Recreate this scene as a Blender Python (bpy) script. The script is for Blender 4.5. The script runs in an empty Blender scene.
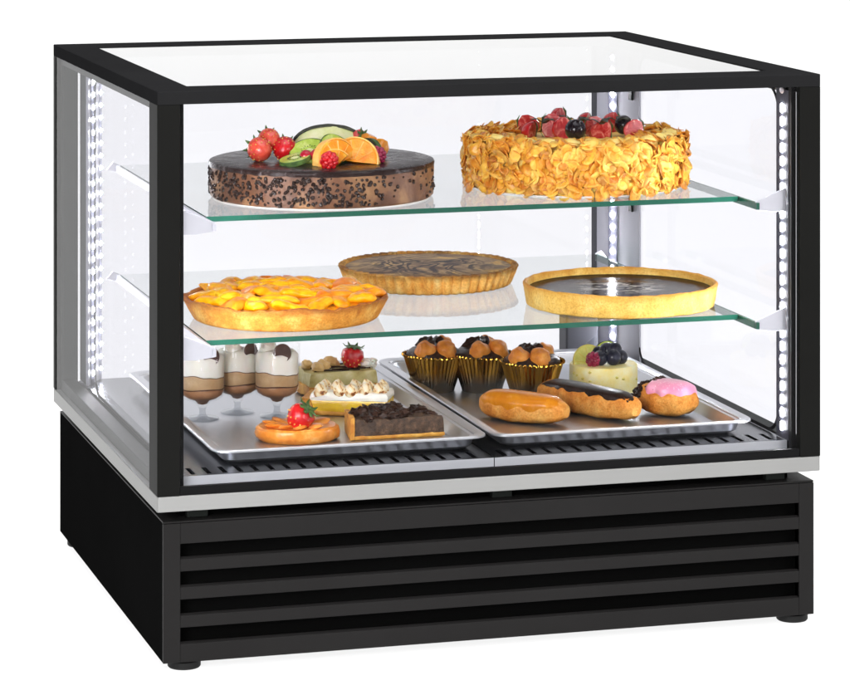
import bpy, bmesh, math, random
from math import sin, cos, pi, radians as R
from mathutils import Vector, Matrix, noise, Euler
random.seed(7)
sc = bpy.context.scene
col = sc.collection

# ------------------------------------------------------------------ camera
cam = bpy.data.cameras.new("camera"); camo = bpy.data.objects.new("camera", cam); col.objects.link(camo)
camo.location = (-.7310, -3.5877, 1.0202)
camo.rotation_euler = (R(90), 0, -.2828)
cam.sensor_fit = 'HORIZONTAL'; cam.sensor_width = 36
cam.lens = 36*3265.9/850
cam.shift_x = 0; cam.shift_y = -(347.5+220.99)/850
cam.clip_end = 200
sc.camera = camo
# ------------------------------------------------------------------ light
w = bpy.data.worlds.new("World"); sc.world = w; w.use_nodes = True
w.node_tree.nodes["Background"].inputs[0].default_value = (1, 1, 1, 1)
w.node_tree.nodes["Background"].inputs[1].default_value = .5
_t = w.node_tree; _c = _t.nodes.new('ShaderNodeTexCoord'); _s = _t.nodes.new('ShaderNodeSeparateXYZ'); _r = _t.nodes.new('ShaderNodeValToRGB')
_m = _t.nodes.new('ShaderNodeMapRange'); _m.inputs[1].default_value = -1; _m.inputs[2].default_value = 1
_t.links.new(_c.outputs['Generated'], _s.inputs[0]); _t.links.new(_s.outputs[0], _m.inputs[0]); _t.links.new(_m.outputs[0], _r.inputs[0])
_r.color_ramp.elements[0].position = .15; _r.color_ramp.elements[0].color = (.1, .1, .1, 1); _r.color_ramp.elements[1].position = .6
_t.links.new(_r.outputs[0], _t.nodes["Background"].inputs[0])
def area(name, loc, target, sx, sy, power, color=(1, 1, 1)):
    l = bpy.data.lights.new(name, 'AREA'); l.shape = 'RECTANGLE'; l.size = sx; l.size_y = sy; l.energy = power; l.color = color
    o = bpy.data.objects.new(name, l); col.objects.link(o); o.location = loc
    o.rotation_euler = (Vector(target)-Vector(loc)).to_track_quat('-Z', 'Y').to_euler()
area("added_overhead_fill", (.5, -.1, 2.6), (.4, .3, .4), 2.2, 1.6, 70)  # unseen lamp, added to brighten the floor and the food
area("key_softbox", (1.9, -2.9, 1.9), (.4, .2, .35), 1.2, 1.2, 48, (1, .985, .96))
area("added_front_fill", (-1.5, -2.6, 1.1), (.3, .2, .30), 1.2, 1.2, 80)  # unseen lamp put in to brighten the lower food from the left
area("added_floor_fill", (0, 0, -2.0), (0, .001, 0), 14, 14, 800)  # lamp added below the sheet to whiten it and thin the shadow
area("added_backdrop_fill", (0, 5.2, 2.2), (0, 0, 2.2), 14, 6, 290)  # lamp added behind the sweep to whiten the background
sc.view_settings.view_transform = 'Standard'; sc.view_settings.look = 'None'
sc.view_settings.exposure = 0; sc.view_settings.gamma = 1
sc.cycles.use_denoising = True
sc.cycles.max_bounces = 12; sc.cycles.transparent_max_bounces = 40
sc.cycles.diffuse_bounces = 4; sc.cycles.glossy_bounces = 5; sc.cycles.transmission_bounces = 8
sc.cycles.sample_clamp_indirect = 8
sc.cycles.caustics_reflective = False; sc.cycles.caustics_refractive = False

# ------------------------------------------------------------------ materials
def lin(c): return tuple(((v/255)/12.92 if v/255 <= .04045 else ((v/255+.055)/1.055)**2.4) for v in c)
def S(*c): return lin(c)+(1,)
class N:
    def __init__(s, name):
        s.m = bpy.data.materials.new(name); s.m.use_nodes = True
        s.t = s.m.node_tree; s.b = s.t.nodes["Principled BSDF"]; s.o = s.t.nodes["Material Output"]
    def n(s, typ, **kw):
        x = s.t.nodes.new(typ)
        for k, v in kw.items():
            if k.startswith('i_'): x.inputs[k[2:].replace('_', ' ')].default_value = v
            else: setattr(x, k, v)
        return x
    def l(s, a, b): s.t.links.new(a, b)
    def coord(s, kind='Object', scale=None, rot=None):
        c = s.n('ShaderNodeTexCoord').outputs[kind]
        if scale is None: return c
        m = s.n('ShaderNodeMapping'); m.inputs['Scale'].default_value = scale
        if rot: m.inputs['Rotation'].default_value = rot
        s.l(c, m.inputs[0]); return m.outputs[0]
    def noise(s, scale, detail=5, rough=.6, dist=0, vec=None):
        x = s.n('ShaderNodeTexNoise'); x.inputs['Scale'].default_value = scale; x.inputs['Detail'].default_value = detail
        x.inputs['Roughness'].default_value = rough; x.inputs['Distortion'].default_value = dist
        s.l(vec or s.coord(), x.inputs['Vector']); return x.outputs['Fac']
    def ramp(s, fac, stops, interp='LINEAR'):
        x = s.n('ShaderNodeValToRGB'); cr = x.color_ramp; cr.interpolation = interp
        while len(cr.elements) < len(stops): cr.elements.new(.5)
        for e, (p, c) in zip(cr.elements, stops): e.position = p; e.color = c
        s.l(fac, x.inputs[0]); return x.outputs[0]
    def mix(s, fac, a, b, blend='MIX'):
        x = s.n('ShaderNodeMix', data_type='RGBA', blend_type=blend)
        for v, i in ((fac, 0), (a, 6), (b, 7)):
            if isinstance(v, (int, float)) or isinstance(v, tuple): x.inputs[i].default_value = v
            else: s.l(v, x.inputs[i])
        return x.outputs[2]
    def bump(s, h, strength=.5, dist=.001, prev=None):
        x = s.n('ShaderNodeBump'); x.inputs['Strength'].default_value = strength; x.inputs['Distance'].default_value = dist
        s.l(h, x.inputs['Height'])
        if prev: s.l(prev, x.inputs['Normal'])
        return x.outputs[0]
    def set(s, color=None, rough=.5, metal=0, spec=.5, coat=0, sss=0, srad=(.004, .002, .001), normal=None, coat_rough=.05):
        b = s.b
        if color is not None:
            if isinstance(color, tuple): b.inputs['Base Color'].default_value = color
            else: s.l(color, b.inputs['Base Color'])
        if isinstance(rough, (int, float)): b.inputs['Roughness'].default_value = rough
        else: s.l(rough, b.inputs['Roughness'])
        b.inputs['Metallic'].default_value = metal; b.inputs['Specular IOR Level'].default_value = spec
        b.inputs['Coat Weight'].default_value = coat; b.inputs['Coat Roughness'].default_value = coat_rough
        if sss:
            b.inputs['Subsurface Weight'].default_value = sss; b.inputs['Subsurface Radius'].default_value = (1, .5, .3)
            b.inputs['Subsurface Scale'].default_value = srad[0]
        if normal: s.l(normal, b.inputs['Normal'])
        return s.m
def food(name, stops, scale=60, rough=.5, bump=.4, bscale=200, bdist=.001, coat=0, sss=0, spec=.4, dist=0, detail=5):
    n = N(name); c = n.ramp(n.noise(scale, detail, dist=dist), stops)
    return n.set(c, rough, 0, spec, coat, sss, normal=n.bump(n.noise(bscale, 4), bump, bdist))
def paint(name, c, rough=.45, spec=.3, grain=.06):
    n = N(name); f = n.noise(900, 2)
    a = tuple(v*(1-grain) for v in c[:3])+(1,); b = tuple(min(1, v*(1+grain)) for v in c[:3])+(1,)
    return n.set(n.ramp(n.noise(7, 5), [(.35, a), (.65, b)]), rough, 0, spec, normal=n.bump(f, .06, .0003))
def steel(name, c, rough=.3, stretch=(2, 400, 400), metal=1.0, var=.12, bump=.03):
    n = N(name); v = n.coord('Object', stretch); f = n.noise(1, 4, vec=v)
    big = n.noise(5, 3)
    a = tuple(x*(1-var) for x in c[:3])+(1,); b = tuple(min(1, x*(1+var)) for x in c[:3])+(1,)
    r = n.n('ShaderNodeMapRange'); n.l(f, r.inputs[0]); r.inputs[3].default_value = rough*.8; r.inputs[4].default_value = rough*1.25
    return n.set(n.mix(.5, n.ramp(f, [(.3, a), (.7, b)]), n.ramp(big, [(.3, a), (.7, b)])), r.outputs[0], metal, .5, normal=n.bump(f, bump, .0002) if bump else None)
def glassy(name, tint, ior=1.45, rough=0.0, scale=1.0):
    # thin pane: transparent with a specular reflection on the outer side of each face
    n = N(name); t = n.t; t.nodes.remove(n.b)
    tr = n.n('ShaderNodeBsdfTransparent'); tr.inputs[0].default_value = tint
    gl = n.n('ShaderNodeBsdfGlossy'); gl.inputs['Roughness'].default_value = rough
    fr = n.n('ShaderNodeFresnel'); fr.inputs[0].default_value = ior
    ge = n.n('ShaderNodeNewGeometry')
    inv = n.n('ShaderNodeMath', operation='SUBTRACT'); inv.inputs[0].default_value = 1; n.l(ge.outputs['Backfacing'], inv.inputs[1])
    mu = n.n('ShaderNodeMath', operation='MULTIPLY'); n.l(fr.outputs[0], mu.inputs[0]); n.l(inv.outputs[0], mu.inputs[1])
    m2 = n.n('ShaderNodeMath', operation='MULTIPLY'); n.l(mu.outputs[0], m2.inputs[0]); m2.inputs[1].default_value = scale
    mx = n.n('ShaderNodeMixShader'); n.l(m2.outputs[0], mx.inputs[0]); n.l(tr.outputs[0], mx.inputs[1]); n.l(gl.outputs[0], mx.inputs[2])
    n.l(mx.outputs[0], n.o.inputs['Surface']); return n.m
def emit(name, c, s):
    n = N(name); e = n.n('ShaderNodeEmission'); e.inputs[0].default_value = c; e.inputs[1].default_value = s
    n.t.nodes.remove(n.b); n.l(e.outputs[0], n.o.inputs['Surface']); return n.m

# ------------------------------------------------------------------ geometry
class G:
    def __init__(s): s.v = []; s.f = []; s.mi = []
    def add(s, vs, fs, mi=0):
        o = len(s.v); s.v += [tuple(v) for v in vs]
        for f in fs: s.f.append(tuple(i+o for i in f)); s.mi.append(mi)
        return s
    def box(s, x0, x1, y0, y1, z0, z1, mi=0):
        return s.add([(x, y, z) for x in (x0, x1) for y in (y0, y1) for z in (z0, z1)],
                     [(0, 1, 3, 2), (4, 6, 7, 5), (0, 4, 5, 1), (2, 3, 7, 6), (0, 2, 6, 4), (1, 5, 7, 3)], mi)
    def loft(s, rings, mi=0, cap0=True, cap1=True):
        n = len(rings[0]); vs = [p for r in rings for p in r]; fs = []
        for i in range(len(rings)-1):
            for j in range(n):
                k = (j+1) % n; fs.append((i*n+j, i*n+k, (i+1)*n+k, (i+1)*n+j))
        if cap0: fs.append(tuple(range(n-1, -1, -1)))
        if cap1: fs.append(tuple((len(rings)-1)*n+j for j in range(n)))
        return s.add(vs, fs, mi)
    def lathe(s, prof, n=48, fn=None, c=(0, 0, 0), mi=0):
        # prof: (r, z) from bottom to top (outside); r = 0 closes with a pole
        vs = []; fs = []; idx = []
        for r, z in prof:
            if r <= 1e-9: idx.append([len(vs)]); vs.append((c[0], c[1], c[2]+z))
            else:
                row = []
                for j in range(n):
                    a = 2*pi*j/n; rr, zz = fn(a, r, z) if fn else (r, z)
                    row.append(len(vs)); vs.append((c[0]+rr*cos(a), c[1]+rr*sin(a), c[2]+zz))
                idx.append(row)
        for A, B in zip(idx, idx[1:]):
            for j in range(n):
                k = (j+1) % n
                if len(A) == 1 and len(B) == 1: break
                if len(A) == 1: fs.append((A[0], B[k], B[j]))
                elif len(B) == 1: fs.append((A[j], A[k], B[0]))
                else: fs.append((A[j], A[k], B[k], B[j]))
        return s.add(vs, fs, mi)
    def ball(s, c, r, n=14, m=9, rot=None, amp=0, freq=60, seed=0, mi=0):
        if not hasattr(r, '__len__'): r = (r, r, r)
        M = Euler(rot or (0, 0, 0)).to_matrix(); C = Vector(c); vs = []; fs = []
        def P(th, ph):
            d = Vector((sin(th)*cos(ph), sin(th)*sin(ph), cos(th)))
            k = 1+amp*noise.noise(d*freq*.03+Vector((seed*3.1, seed*1.7, seed)))
            return C+M@Vector((d.x*r[0]*k, d.y*r[1]*k, d.z*r[2]*k))
        vs.append(P(0, 0))
        for i in range(1, m):
            for j in range(n): vs.append(P(pi*i/m, 2*pi*j/n))
        vs.append(P(pi, 0)); L = len(vs)-1
        for j in range(n):
            k = (j+1) % n
            fs.append((0, 1+j, 1+k)); fs.append((L, 1+(m-2)*n+k, 1+(m-2)*n+j))
            for i in range(m-2): fs.append((1+i*n+j, 1+(i+1)*n+j, 1+(i+1)*n+k, 1+i*n+k))
        return s.add(vs, fs, mi)
    def xf(s, loc=(0, 0, 0), rot=(0, 0, 0), scale=(1, 1, 1)):
        M = Matrix.LocRotScale(Vector(loc), Euler(rot), Vector(scale)); s.v = [tuple(M@Vector(v)) for v in s.v]; return s
    def rough(s, amp, freq, seed=0, zmin=None):
        out = []
        for v in s.v:
            p = Vector(v)
            if zmin is None or p.z > zmin:
                q = p*freq+Vector((seed*7.3, seed*3.7, seed*1.3))
                p = p+Vector((noise.noise(q), noise.noise(q+Vector((31, 0, 0))), noise.noise(q+Vector((0, 47, 0)))))*amp
            out.append(tuple(p))
        s.v = out; return s
    def build(s, name, mats, parent=None, loc=(0, 0, 0), rot=(0, 0, 0), smooth=True, bevel=0, seg=2, subd=0, angle=40, solid=0):
        me = bpy.data.meshes.new(name); me.from_pydata(s.v, [], s.f)
        if not isinstance(mats, (list, tuple)): mats = [mats]
        for m in mats: me.materials.append(m)
        me.polygons.foreach_set('material_index', s.mi)
        bm = bmesh.new(); bm.from_mesh(me)
        bmesh.ops.recalc_face_normals(bm, faces=bm.faces); bm.to_mesh(me); bm.free()
        o = bpy.data.objects.new(name, me); col.objects.link(o); o.parent = parent; o.location = loc; o.rotation_euler = rot
        if smooth:
            me.polygons.foreach_set('use_smooth', [True]*len(me.polygons)); me.set_sharp_from_angle(angle=R(angle))
        if bevel:
            b = o.modifiers.new('bevel', 'BEVEL'); b.width = bevel; b.segments = seg; b.limit_method = 'ANGLE'; b.angle_limit = R(40); b.harden_normals = True
        if solid:
            q = o.modifiers.new('solid', 'SOLIDIFY'); q.thickness = solid; q.offset = 0
        if subd:
            q = o.modifiers.new('sub', 'SUBSURF'); q.levels = subd; q.render_levels = subd
        return o
def thing(name, label, cat, loc=(0, 0, 0), rz=0, group=None):
    o = bpy.data.objects.new(name, None); o.empty_display_size = .02; col.objects.link(o); o.location = loc; o.rotation_euler = (0, 0, rz)
    o['label'] = label; o['category'] = cat
    if group: o['group'] = group
    return o
def copy_thing(src, loc, rz, label, scale=(1, 1, 1)):
    def cp(o, par):
        c = o.copy(); col.objects.link(c); c.parent = par
        for ch in [k for k in bpy.data.objects if k.parent == o]: cp(ch, c)
        return c
    r = cp(src, None); r.location = loc; r.scale = scale; r.rotation_euler = (0, 0, rz); r['label'] = label; return r
def rrect(x0, x1, y0, y1, r, z, n=5):
    pts = []
    for cx, cy, a0 in ((x1-r, y1-r, 0), (x0+r, y1-r, 90), (x0+r, y0+r, 180), (x1-r, y0+r, 270)):
        for i in range(n+1):
            a = R(a0+90*i/n); pts.append((cx+r*cos(a), cy+r*sin(a), z))
    return pts
def tube(g, pts, r, n=8, mi=0):
    rings = []
    for i, p in enumerate(pts):
        p = Vector(p); d = (Vector(pts[min(i+1, len(pts)-1)])-Vector(pts[max(i-1, 0)])).normalized()
        u = d.orthogonal().normalized(); v = d.cross(u)
        rings.append([tuple(p+(u*cos(2*pi*j/n)+v*sin(2*pi*j/n))*r) for j in range(n)])
    return g.loft(rings, mi)

# ------------------------------------------------------------------ white ground sweep, translucent so the added lamps below and behind whiten it
ns = N("translucent white sheet"); ns.t.nodes.remove(ns.b)
d_ = ns.n('ShaderNodeBsdfDiffuse'); d_.inputs[0].default_value = (.92, .92, .92, 1)
t_ = ns.n('ShaderNodeBsdfTranslucent'); t_.inputs[0].default_value = (.92, .92, .92, 1)
mx_ = ns.n('ShaderNodeMixShader'); mx_.inputs[0].default_value = .6
ns.l(d_.outputs[0], mx_.inputs[1]); ns.l(t_.outputs[0], mx_.inputs[2]); ns.l(mx_.outputs[0], ns.o.inputs['Surface'])
FZ = .0185
prof = [(-6.5, FZ), (-2, FZ), (0, FZ), (2.0, FZ)]+[(2.0+1.2*sin(R(a)), FZ+1.2-1.2*cos(R(a))) for a in range(8, 91, 8)]+[(3.2, 1.3), (3.2, 4.5)]
g = G(); vs = []; fs = []
for y, z in prof: vs += [(-7, y, z), (7, y, z)]
for i in range(len(prof)-1): fs.append((2*i, 2*i+1, 2*i+3, 2*i+2))
g.add(vs, fs); o = g.build('floor', ns.m); o['kind'] = 'structure'

# ------------------------------------------------------------------ display case
M_front = paint("lit front enamel", S(32, 31, 31), .42, .08)  # front colour made lighter than the sides, as the lit face
M_side = paint("shaded side enamel", (.0055, .0055, .0055, 1), .55, 0)  # shade on the side faces put into a darker base colour
M_black = paint("black enamel", S(24, 24, 23), .45, .03)
M_top = paint("black frame enamel", S(33, 33, 34), .5, .0)
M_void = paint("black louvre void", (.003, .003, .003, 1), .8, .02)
M_rub = paint("black rubber", S(28, 28, 28), .6, .2)
M_band = steel("brushed steel band", S(150, 150, 149), .5, (3, 300, 300), metal=.5, var=.05)
M_deck = steel("brushed steel deck", S(82, 84, 91), .24, (160, 2, 2), var=.025, bump=0)
M_lip = steel("steel lip", S(196, 198, 204), .5, (3, 200, 200), metal=.35, var=.04)
M_tray = steel("pressed steel tray", S(198, 199, 203), .36, (60, 60, 60), var=.03, bump=0)
M_alu = steel("satin aluminium", S(176, 176, 186), .5, (120, 120, 3), metal=.2, var=.05)
M_brk = steel("zinc bracket", S(208, 208, 216), .35, (100, 100, 100), metal=.75, var=.05)
M_spacer = paint("grey spacer bar", S(32, 35, 33), .5, .08)
M_spacer2 = paint("grey rear plate", S(74, 76, 78), .5, .1)
M_gask = paint("black gasket", S(16, 16, 17), .5, .08)
M_glass = glassy("clear glass", (.965, .965, .975, 1), 1.45, 0, .5)
M_fglass = glassy("coated front glass", (.975, .975, .98, 1), 1.45, 0, .12)
M_tglass = glassy("top glass", (.64, .64, .66, 1), 1.9, 0, 1.42)
M_back = glassy("rear glass", (.895, .895, .910, 1), 1.45)
M_shelf = glassy("shelf glass", (.95, .965, .96, 1), 1.5)
M_edge = paint("green glass edge", S(26, 80, 64), .2, .3, .12)
M_led = emit("led lens", (.95, .96, 1, 1), 230)
M_back_strip = paint("grey strip backing", S(104, 104, 118), .5, .05)
M_strip = paint("dark strip backing", S(58, 58, 66), .5, .05)
M_dark = paint("dark grey plastic", S(66, 67, 74), .5, .3)

case = thing('display_case', 'black countertop refrigerated display case with glass sides, two glass shelves and louvred base', 'display case')
def part(g, name, m, par=case, **k): return g.build(name, m, par, **k)
# base cabinet
X0, X1, Y0, Y1 = .0073, .7927, .0036, .675
g = G().box(X0, X0+.003, Y0+.003, Y1, .03, .188).box(X1-.003, X1, Y0+.003, Y1, .03, .188).box(X0+.003, X1-.003, Y1-.003, Y1, .03, .188)
g.box(X0+.003, X1-.003, Y0+.003, Y1-.003, .03, .033)
base = part(g, 'base_cabinet', M_side, bevel=.0008)
part(G().box(X0, X1, Y0+.0005, Y1, .1862, .1885), 'lid', M_front, base, bevel=.0006)
# louvred front: outer frame with four openings, slats between them with a sloped top
ox0, ox1 = .027, .774; ops = [(.1455, .163), (.1138, .132), (.082, .1005), (.0502, .069)]
g = G().box(X0, ox0, Y0-.0006, Y0+.003, .03, .186).box(ox1, X1, Y0-.0006, Y0+.003, .03, .186).box(ox0, ox1, Y0-.0006, Y0+.003, .163, .186)
grille = part(g, 'front_grille', M_front, base, bevel=.0007)
for i, (a, b) in enumerate(ops):
    lo = ops[i+1][1] if i < 3 else .03
    prof_ = [(Y0-.0004, lo), (Y0-.0004, a), (Y0+.005, a+.0022), (Y0+.0062, a+.0012), (Y0+.003, a-.003), (Y0+.003, lo)]
    g = G().loft([[(ox0, y, z) for y, z in prof_], [(ox1, y, z) for y, z in prof_]])
    part(g, 'louvre', M_front, base, bevel=.0005)
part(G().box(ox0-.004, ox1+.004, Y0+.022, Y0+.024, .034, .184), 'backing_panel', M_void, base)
for x, y in ((.037, .030), (.776, .030), (.030, .640), (.770, .640)):
    part(G().lathe([(0, FZ), (.0175, FZ), (.0188, FZ+.0015), (.0188, FZ+.008), (.0165, FZ+.009), (.0165, .03), (0, .03)], 32, c=(x, y, 0)), 'foot', M_rub)
# plinth gap and steel band
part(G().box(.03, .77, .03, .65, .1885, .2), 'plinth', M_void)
for x in (.05, .41, .75): part(G().box(x-.012, x+.012, .018, .03, .1885, .1999), 'spacer_block', M_spacer, bevel=.001)
part(G().loft([rrect(0, .8, 0, .684, .003, .2), rrect(0, .8, 0, .684, .003, .2174)]), 'steel_band', M_band, bevel=.001)
# deck: two steel panels with a slotted front strip
def deck(x0, x1):
    yl, y1, y2, y3, z, h = .03, .0375, .0720, .65, .2325, .0118
    xs = [x0]; isl = []; n = int((x1-x0-.008)/.0185); st = x0+((x1-x0)-n*.0185)/2
    for k in range(n):
        a = st+k*.0185+.0055; isl += [False, True]; xs += [a, a+.0058]
    isl.append(False); xs.append(x1); g = G()
    for k in range(len(xs)-1):
        a, b = xs[k], xs[k+1]
        g.add([(a, yl, z), (b, yl, z), (b, y1, z), (a, y1, z)], [(0, 1, 2, 3)])
        if not isl[k]: g.add([(a, y1, z), (b, y1, z), (b, y2, z), (a, y2, z)], [(0, 1, 2, 3)])
        else:
            zz = z-.004
            g.add([(a, y1, z), (b, y1, z), (b, y2, z), (a, y2, z), (a, y1, zz), (b, y1, zz), (b, y2, zz), (a, y2, zz)], [(0, 1, 5, 4), (1, 2, 6, 5), (2, 3, 7, 6), (3, 0, 4, 7)], 0)
    g.add([(x0, y2, z), (x1, y2, z), (x1, y3, z), (x0, y3, z)], [(0, 1, 2, 3)])
    g.add([(x0, yl, z), (x1, yl, z), (x1, yl, z-h), (x0, yl, z-h)], [(0, 1, 2, 3)], 1)
    return g
part(deck(.0305, .4035), 'deck_panel', [M_deck, M_lip], smooth=False)
part(deck(.4045, .7695), 'deck_panel', [M_deck, M_lip], smooth=False)
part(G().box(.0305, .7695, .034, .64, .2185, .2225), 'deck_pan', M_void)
# top frame, top glass
def ring(o, i, z0, z1): return [o(z0), o(z1), i(z1), i(z0)]
def rect(a, b, c, d): return lambda z: [(a, c, z), (b, c, z), (b, d, z), (a, d, z)]
O, I = rect(0, .8, 0, .684), rect(.047, .756, .06, .627)
g = G().loft([O(.6557), O(.6704), I(.6704), I(.6557), O(.6557)], cap0=False, cap1=False)
bmv = part(g, 'top_frame', M_top, bevel=.0012)
part(G().box(.04, .763, .053, .634, .6650, .6692), 'top_glass', M_tglass, smooth=False)
# corner posts
for sx in (0, 1):
    m = (lambda x: .8-x) if sx else (lambda x: x)
    def bx(g, a, b, *r): return g.box(min(m(a), m(b)), max(m(a), m(b)), *r)
    g = G(); P = [(0, 0), (.026, 0), (.026, .013), (.006, .013), (.006, .046), (0, .046)]
    g.loft([[(m(x), y, .2175) for x, y in P], [(m(x), y, .6557) for x, y in P]])
    part(g, 'corner_post', M_black, bevel=.001)
    part(bx(G(), .0, .03, .668, .684, .2175, .6557), 'corner_post', M_black, bevel=.001)
    # double-glazed side wall
    sp = part(bx(bx(bx(G(), .0065, .0255, .655, .667, .2175, .6555), .0065, .0255, .047, .655, .2175, .233), .0065, .0255, .047, .655, .645, .6555), 'spacer_frame', M_spacer, bevel=.001)
    g = G()
    for k in range(70):
        z = .24+k*.0058; bx(g, .0085, .0105, .6543, .6552, z, z+.0022)
    part(g, 'perforation', M_gask, sp)
    part(bx(G(), .001, .005, .046, .667, .2176, .6555), 'side_glass', M_glass, smooth=False)
    part(bx(G(), .026, .0295, .046, .65, .2176, .6555), 'side_glass', M_glass, smooth=False)
    # rounded gasket round the inner pane
    def yz(y0, y1, z0, z1, r, x): return [(m(x), a, b) for a, b, _ in rrect(y0, y1, z0, z1, r, 0, 8)]
    ya, yb, za, zb = .055, .548, .2335, .652
    r0 = lambda x: yz(ya, yb, za, zb, .034, x); r1 = lambda x: yz(ya+.003, yb-.0025, za+.0036, zb-.003, .0315, x)
    part(G().loft([r0(.0296), r0(.0312), r1(.0312), r1(.0296), r0(.0296)], cap0=False, cap1=False), 'gasket', M_gask)
# front glass and its channel, rear sliding doors
part(G().box(.0262, .7738, .004, .008, .2176, .6555), 'front_glass', M_fglass, smooth=False)
part(G().box(.0262, .7738, .0012, .0038, .2176, .2275), 'glass_channel', M_gask, bevel=.0005)
part(G().box(.0262, .7738, .0085, .0115, .2176, .2265), 'glass_channel', M_gask, bevel=.0005)
part(G().box(.031, .769, .6525, .6555, .2176, .655), 'rear_glass', M_back, smooth=False)
part(G().box(.0305, .7695, .6505, .666, .2176, .229), 'door_track', M_alu, bevel=.001)
# rear light posts (slanted corner strips) and front right / left light strips
def plate(p, q, z0, z1, t):
    d = (Vector(q)-Vector(p)).normalized(); nrm = Vector((d.y, -d.x))*t
    P = [Vector(p), Vector(q), Vector(q)-nrm, Vector(p)-nrm]
    return G().loft([[(a.x, a.y, z0) for a in P], [(a.x, a.y, z1) for a in P]])
def led_discs(post, p, q, u, off, r, n=25, zs=.2475, ze=.642, oval=1.0):
    d = Vector((q[0]-p[0], q[1]-p[1], 0)); c = Vector((p[0], p[1], 0))+d*u; d.normalize(); nr = Vector((d.y, -d.x, 0))*off
    for k in range(n):
        z = zs+(ze-zs)*k/(n-1); g = G(); rings = []
        for rr, h in ((r, 0), (r*.9, .0012), (r*.45, .0019)):
            rings.append([tuple(c+nr*(1+h/abs(off))+d*rr*cos(2*pi*j/14)+Vector((0, 0, z+rr*oval*sin(2*pi*j/14)))) for j in range(14)])
        part(g.loft(rings), 'led', M_led, post)
A, B = (.7385, .648), (.769, .543)
post = part(plate(A, B, .2332, .655, .003), 'light_post', M_alu, bevel=.0006)
def backing(post, p, q, u, wd):
    d = (Vector(q)-Vector(p)); c = Vector(p)+d*u; d.normalize(); nr = Vector((d.y, -d.x))*.0008
    part(plate(tuple(c-d*wd+nr), tuple(c+d*wd+nr), .2335, .654, .0007), 'backing_strip', M_back_strip, post)
backing(post, A, B, .45, .0105)
led_discs(post, A, B, .45, .0012, .0034)
pd = Vector((B[0]-A[0], B[1]-A[1])).normalized()
part(plate((A[0]-.0008, A[1]+.0005), (A[0]+pd.x*.012-.0008, A[1]+pd.y*.012+.0005), .2332, .655, .0012), 'edge_trim', M_dark, post)
for z in (.30, .45, .60, .635):
    c = Vector(A)+(Vector(B)-Vector(A))*.86
    part(G().box(c.x-.004, c.x-.0015, c.y-.006, c.y+.006, z-.012, z+.012), 'slot', M_gask, post)
A2, B2 = (.031, .600), (.058, .648)
post = part(plate(A2, B2, .2332, .655, .003), 'light_post', M_alu, bevel=.0006)
backing(post, A2, B2, .30, .0060); backing(post, A2, B2, .86, .0050)  # second backing is added with the LED column standing in for the reflection
led_discs(post, A2, B2, .30, .0012, .0030); led_discs(post, A2, B2, .86, .0012, .0021)  # second, smaller LED column added in place of the row's reflection
part(G().box(.0297, .0307, .604, .651, .2332, .655), 'back_plate', M_spacer2, post)
for k, z in enumerate((.31, .37, .45, .51, .60)): part(G().box(.0301, .0318, .632, .642, z-.012, z+.012), 'slot', M_gask, post)
for x0, x1, sx in ((.7672, .7690, -1), (.0310, .0328, 1)):
    post = part(G().box(x0, x1, .020, .058, .2332, .65), 'light_strip', M_strip, bevel=.0004)
    g = G(); xx = x0-.0006 if sx < 0 else x1+.0006
    for k in range(25):
        z = .248+k*.0158; g = G()
        rings = [[(xx+sx*h, .039+.0036*s*cos(2*pi*j/14), z+.0056*s*sin(2*pi*j/14)) for j in range(14)] for s, h in ((1, -.0004), (.9, .0008))]
        part(g.loft(rings), 'led', M_led, post)
    part(G().box(min(sx*.0, 0)+(.7675 if sx < 0 else .0265), (.7735 if sx < 0 else .0325), .0118, .0195, .2176, .655), 'seal', M_gask)
    part(G().ball((xx, .039, .6485), (.0016, .006, .004)), 'screw', M_brk, post)
part(G().box(.690, .7365, .615, .648, .2335, .330), 'dark_box', M_dark, bevel=.003)  # dark grey box at the rear right, below the lower shelf
# shelves on zinc brackets
for zt in (.518, .376):
    g = G(); x0, x1, y0, y1, z0 = .0735, .7265, .08, .60, zt-.006
    g.add([(x0, y0, z0), (x1, y0, z0), (x1, y1, z0), (x0, y1, z0), (x0, y0, zt), (x1, y0, zt), (x1, y1, zt), (x0, y1, zt)],
          [(0, 3, 2, 1), (4, 5, 6, 7)], 0)
    o_ = len(g.v)-8
    for f, q in (((0, 1, 5, 4), 1), ((1, 2, 6, 5), 1), ((2, 3, 7, 6), 0), ((3, 0, 4, 7), 1)): g.f.append(tuple(i+o_ for i in f)); g.mi.append(q)
    sh = part(g, 'shelf', [M_shelf, M_edge], smooth=False)
    for sx in (0, 1):
        m = (lambda x: .8-x) if sx else (lambda x: x)
        arm = G().box(min(m(.0685), m(.0725)), max(m(.0685), m(.0725)), .022, .606, zt-.009, zt-.0005)
        part(arm, 'bracket', M_edge if sx else M_brk, sh, bevel=.0006)
        for y in (.026, .604):
            P = [(.0725, zt-.0095), (.0725, zt+.0005), (.034, zt+.016), (.0335, zt-.012), (.05, zt-.0125)] if y < .3 else [(.0725, zt-.0095), (.0725, zt+.0005), (.064, zt+.004), (.056, zt-.006)]
            part(G().loft([[(m(x), y-.001, z) for x, z in P], [(m(x), y+.001, z) for x, z in P]]), 'bracket', M_brk, sh, bevel=.0005)

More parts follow.
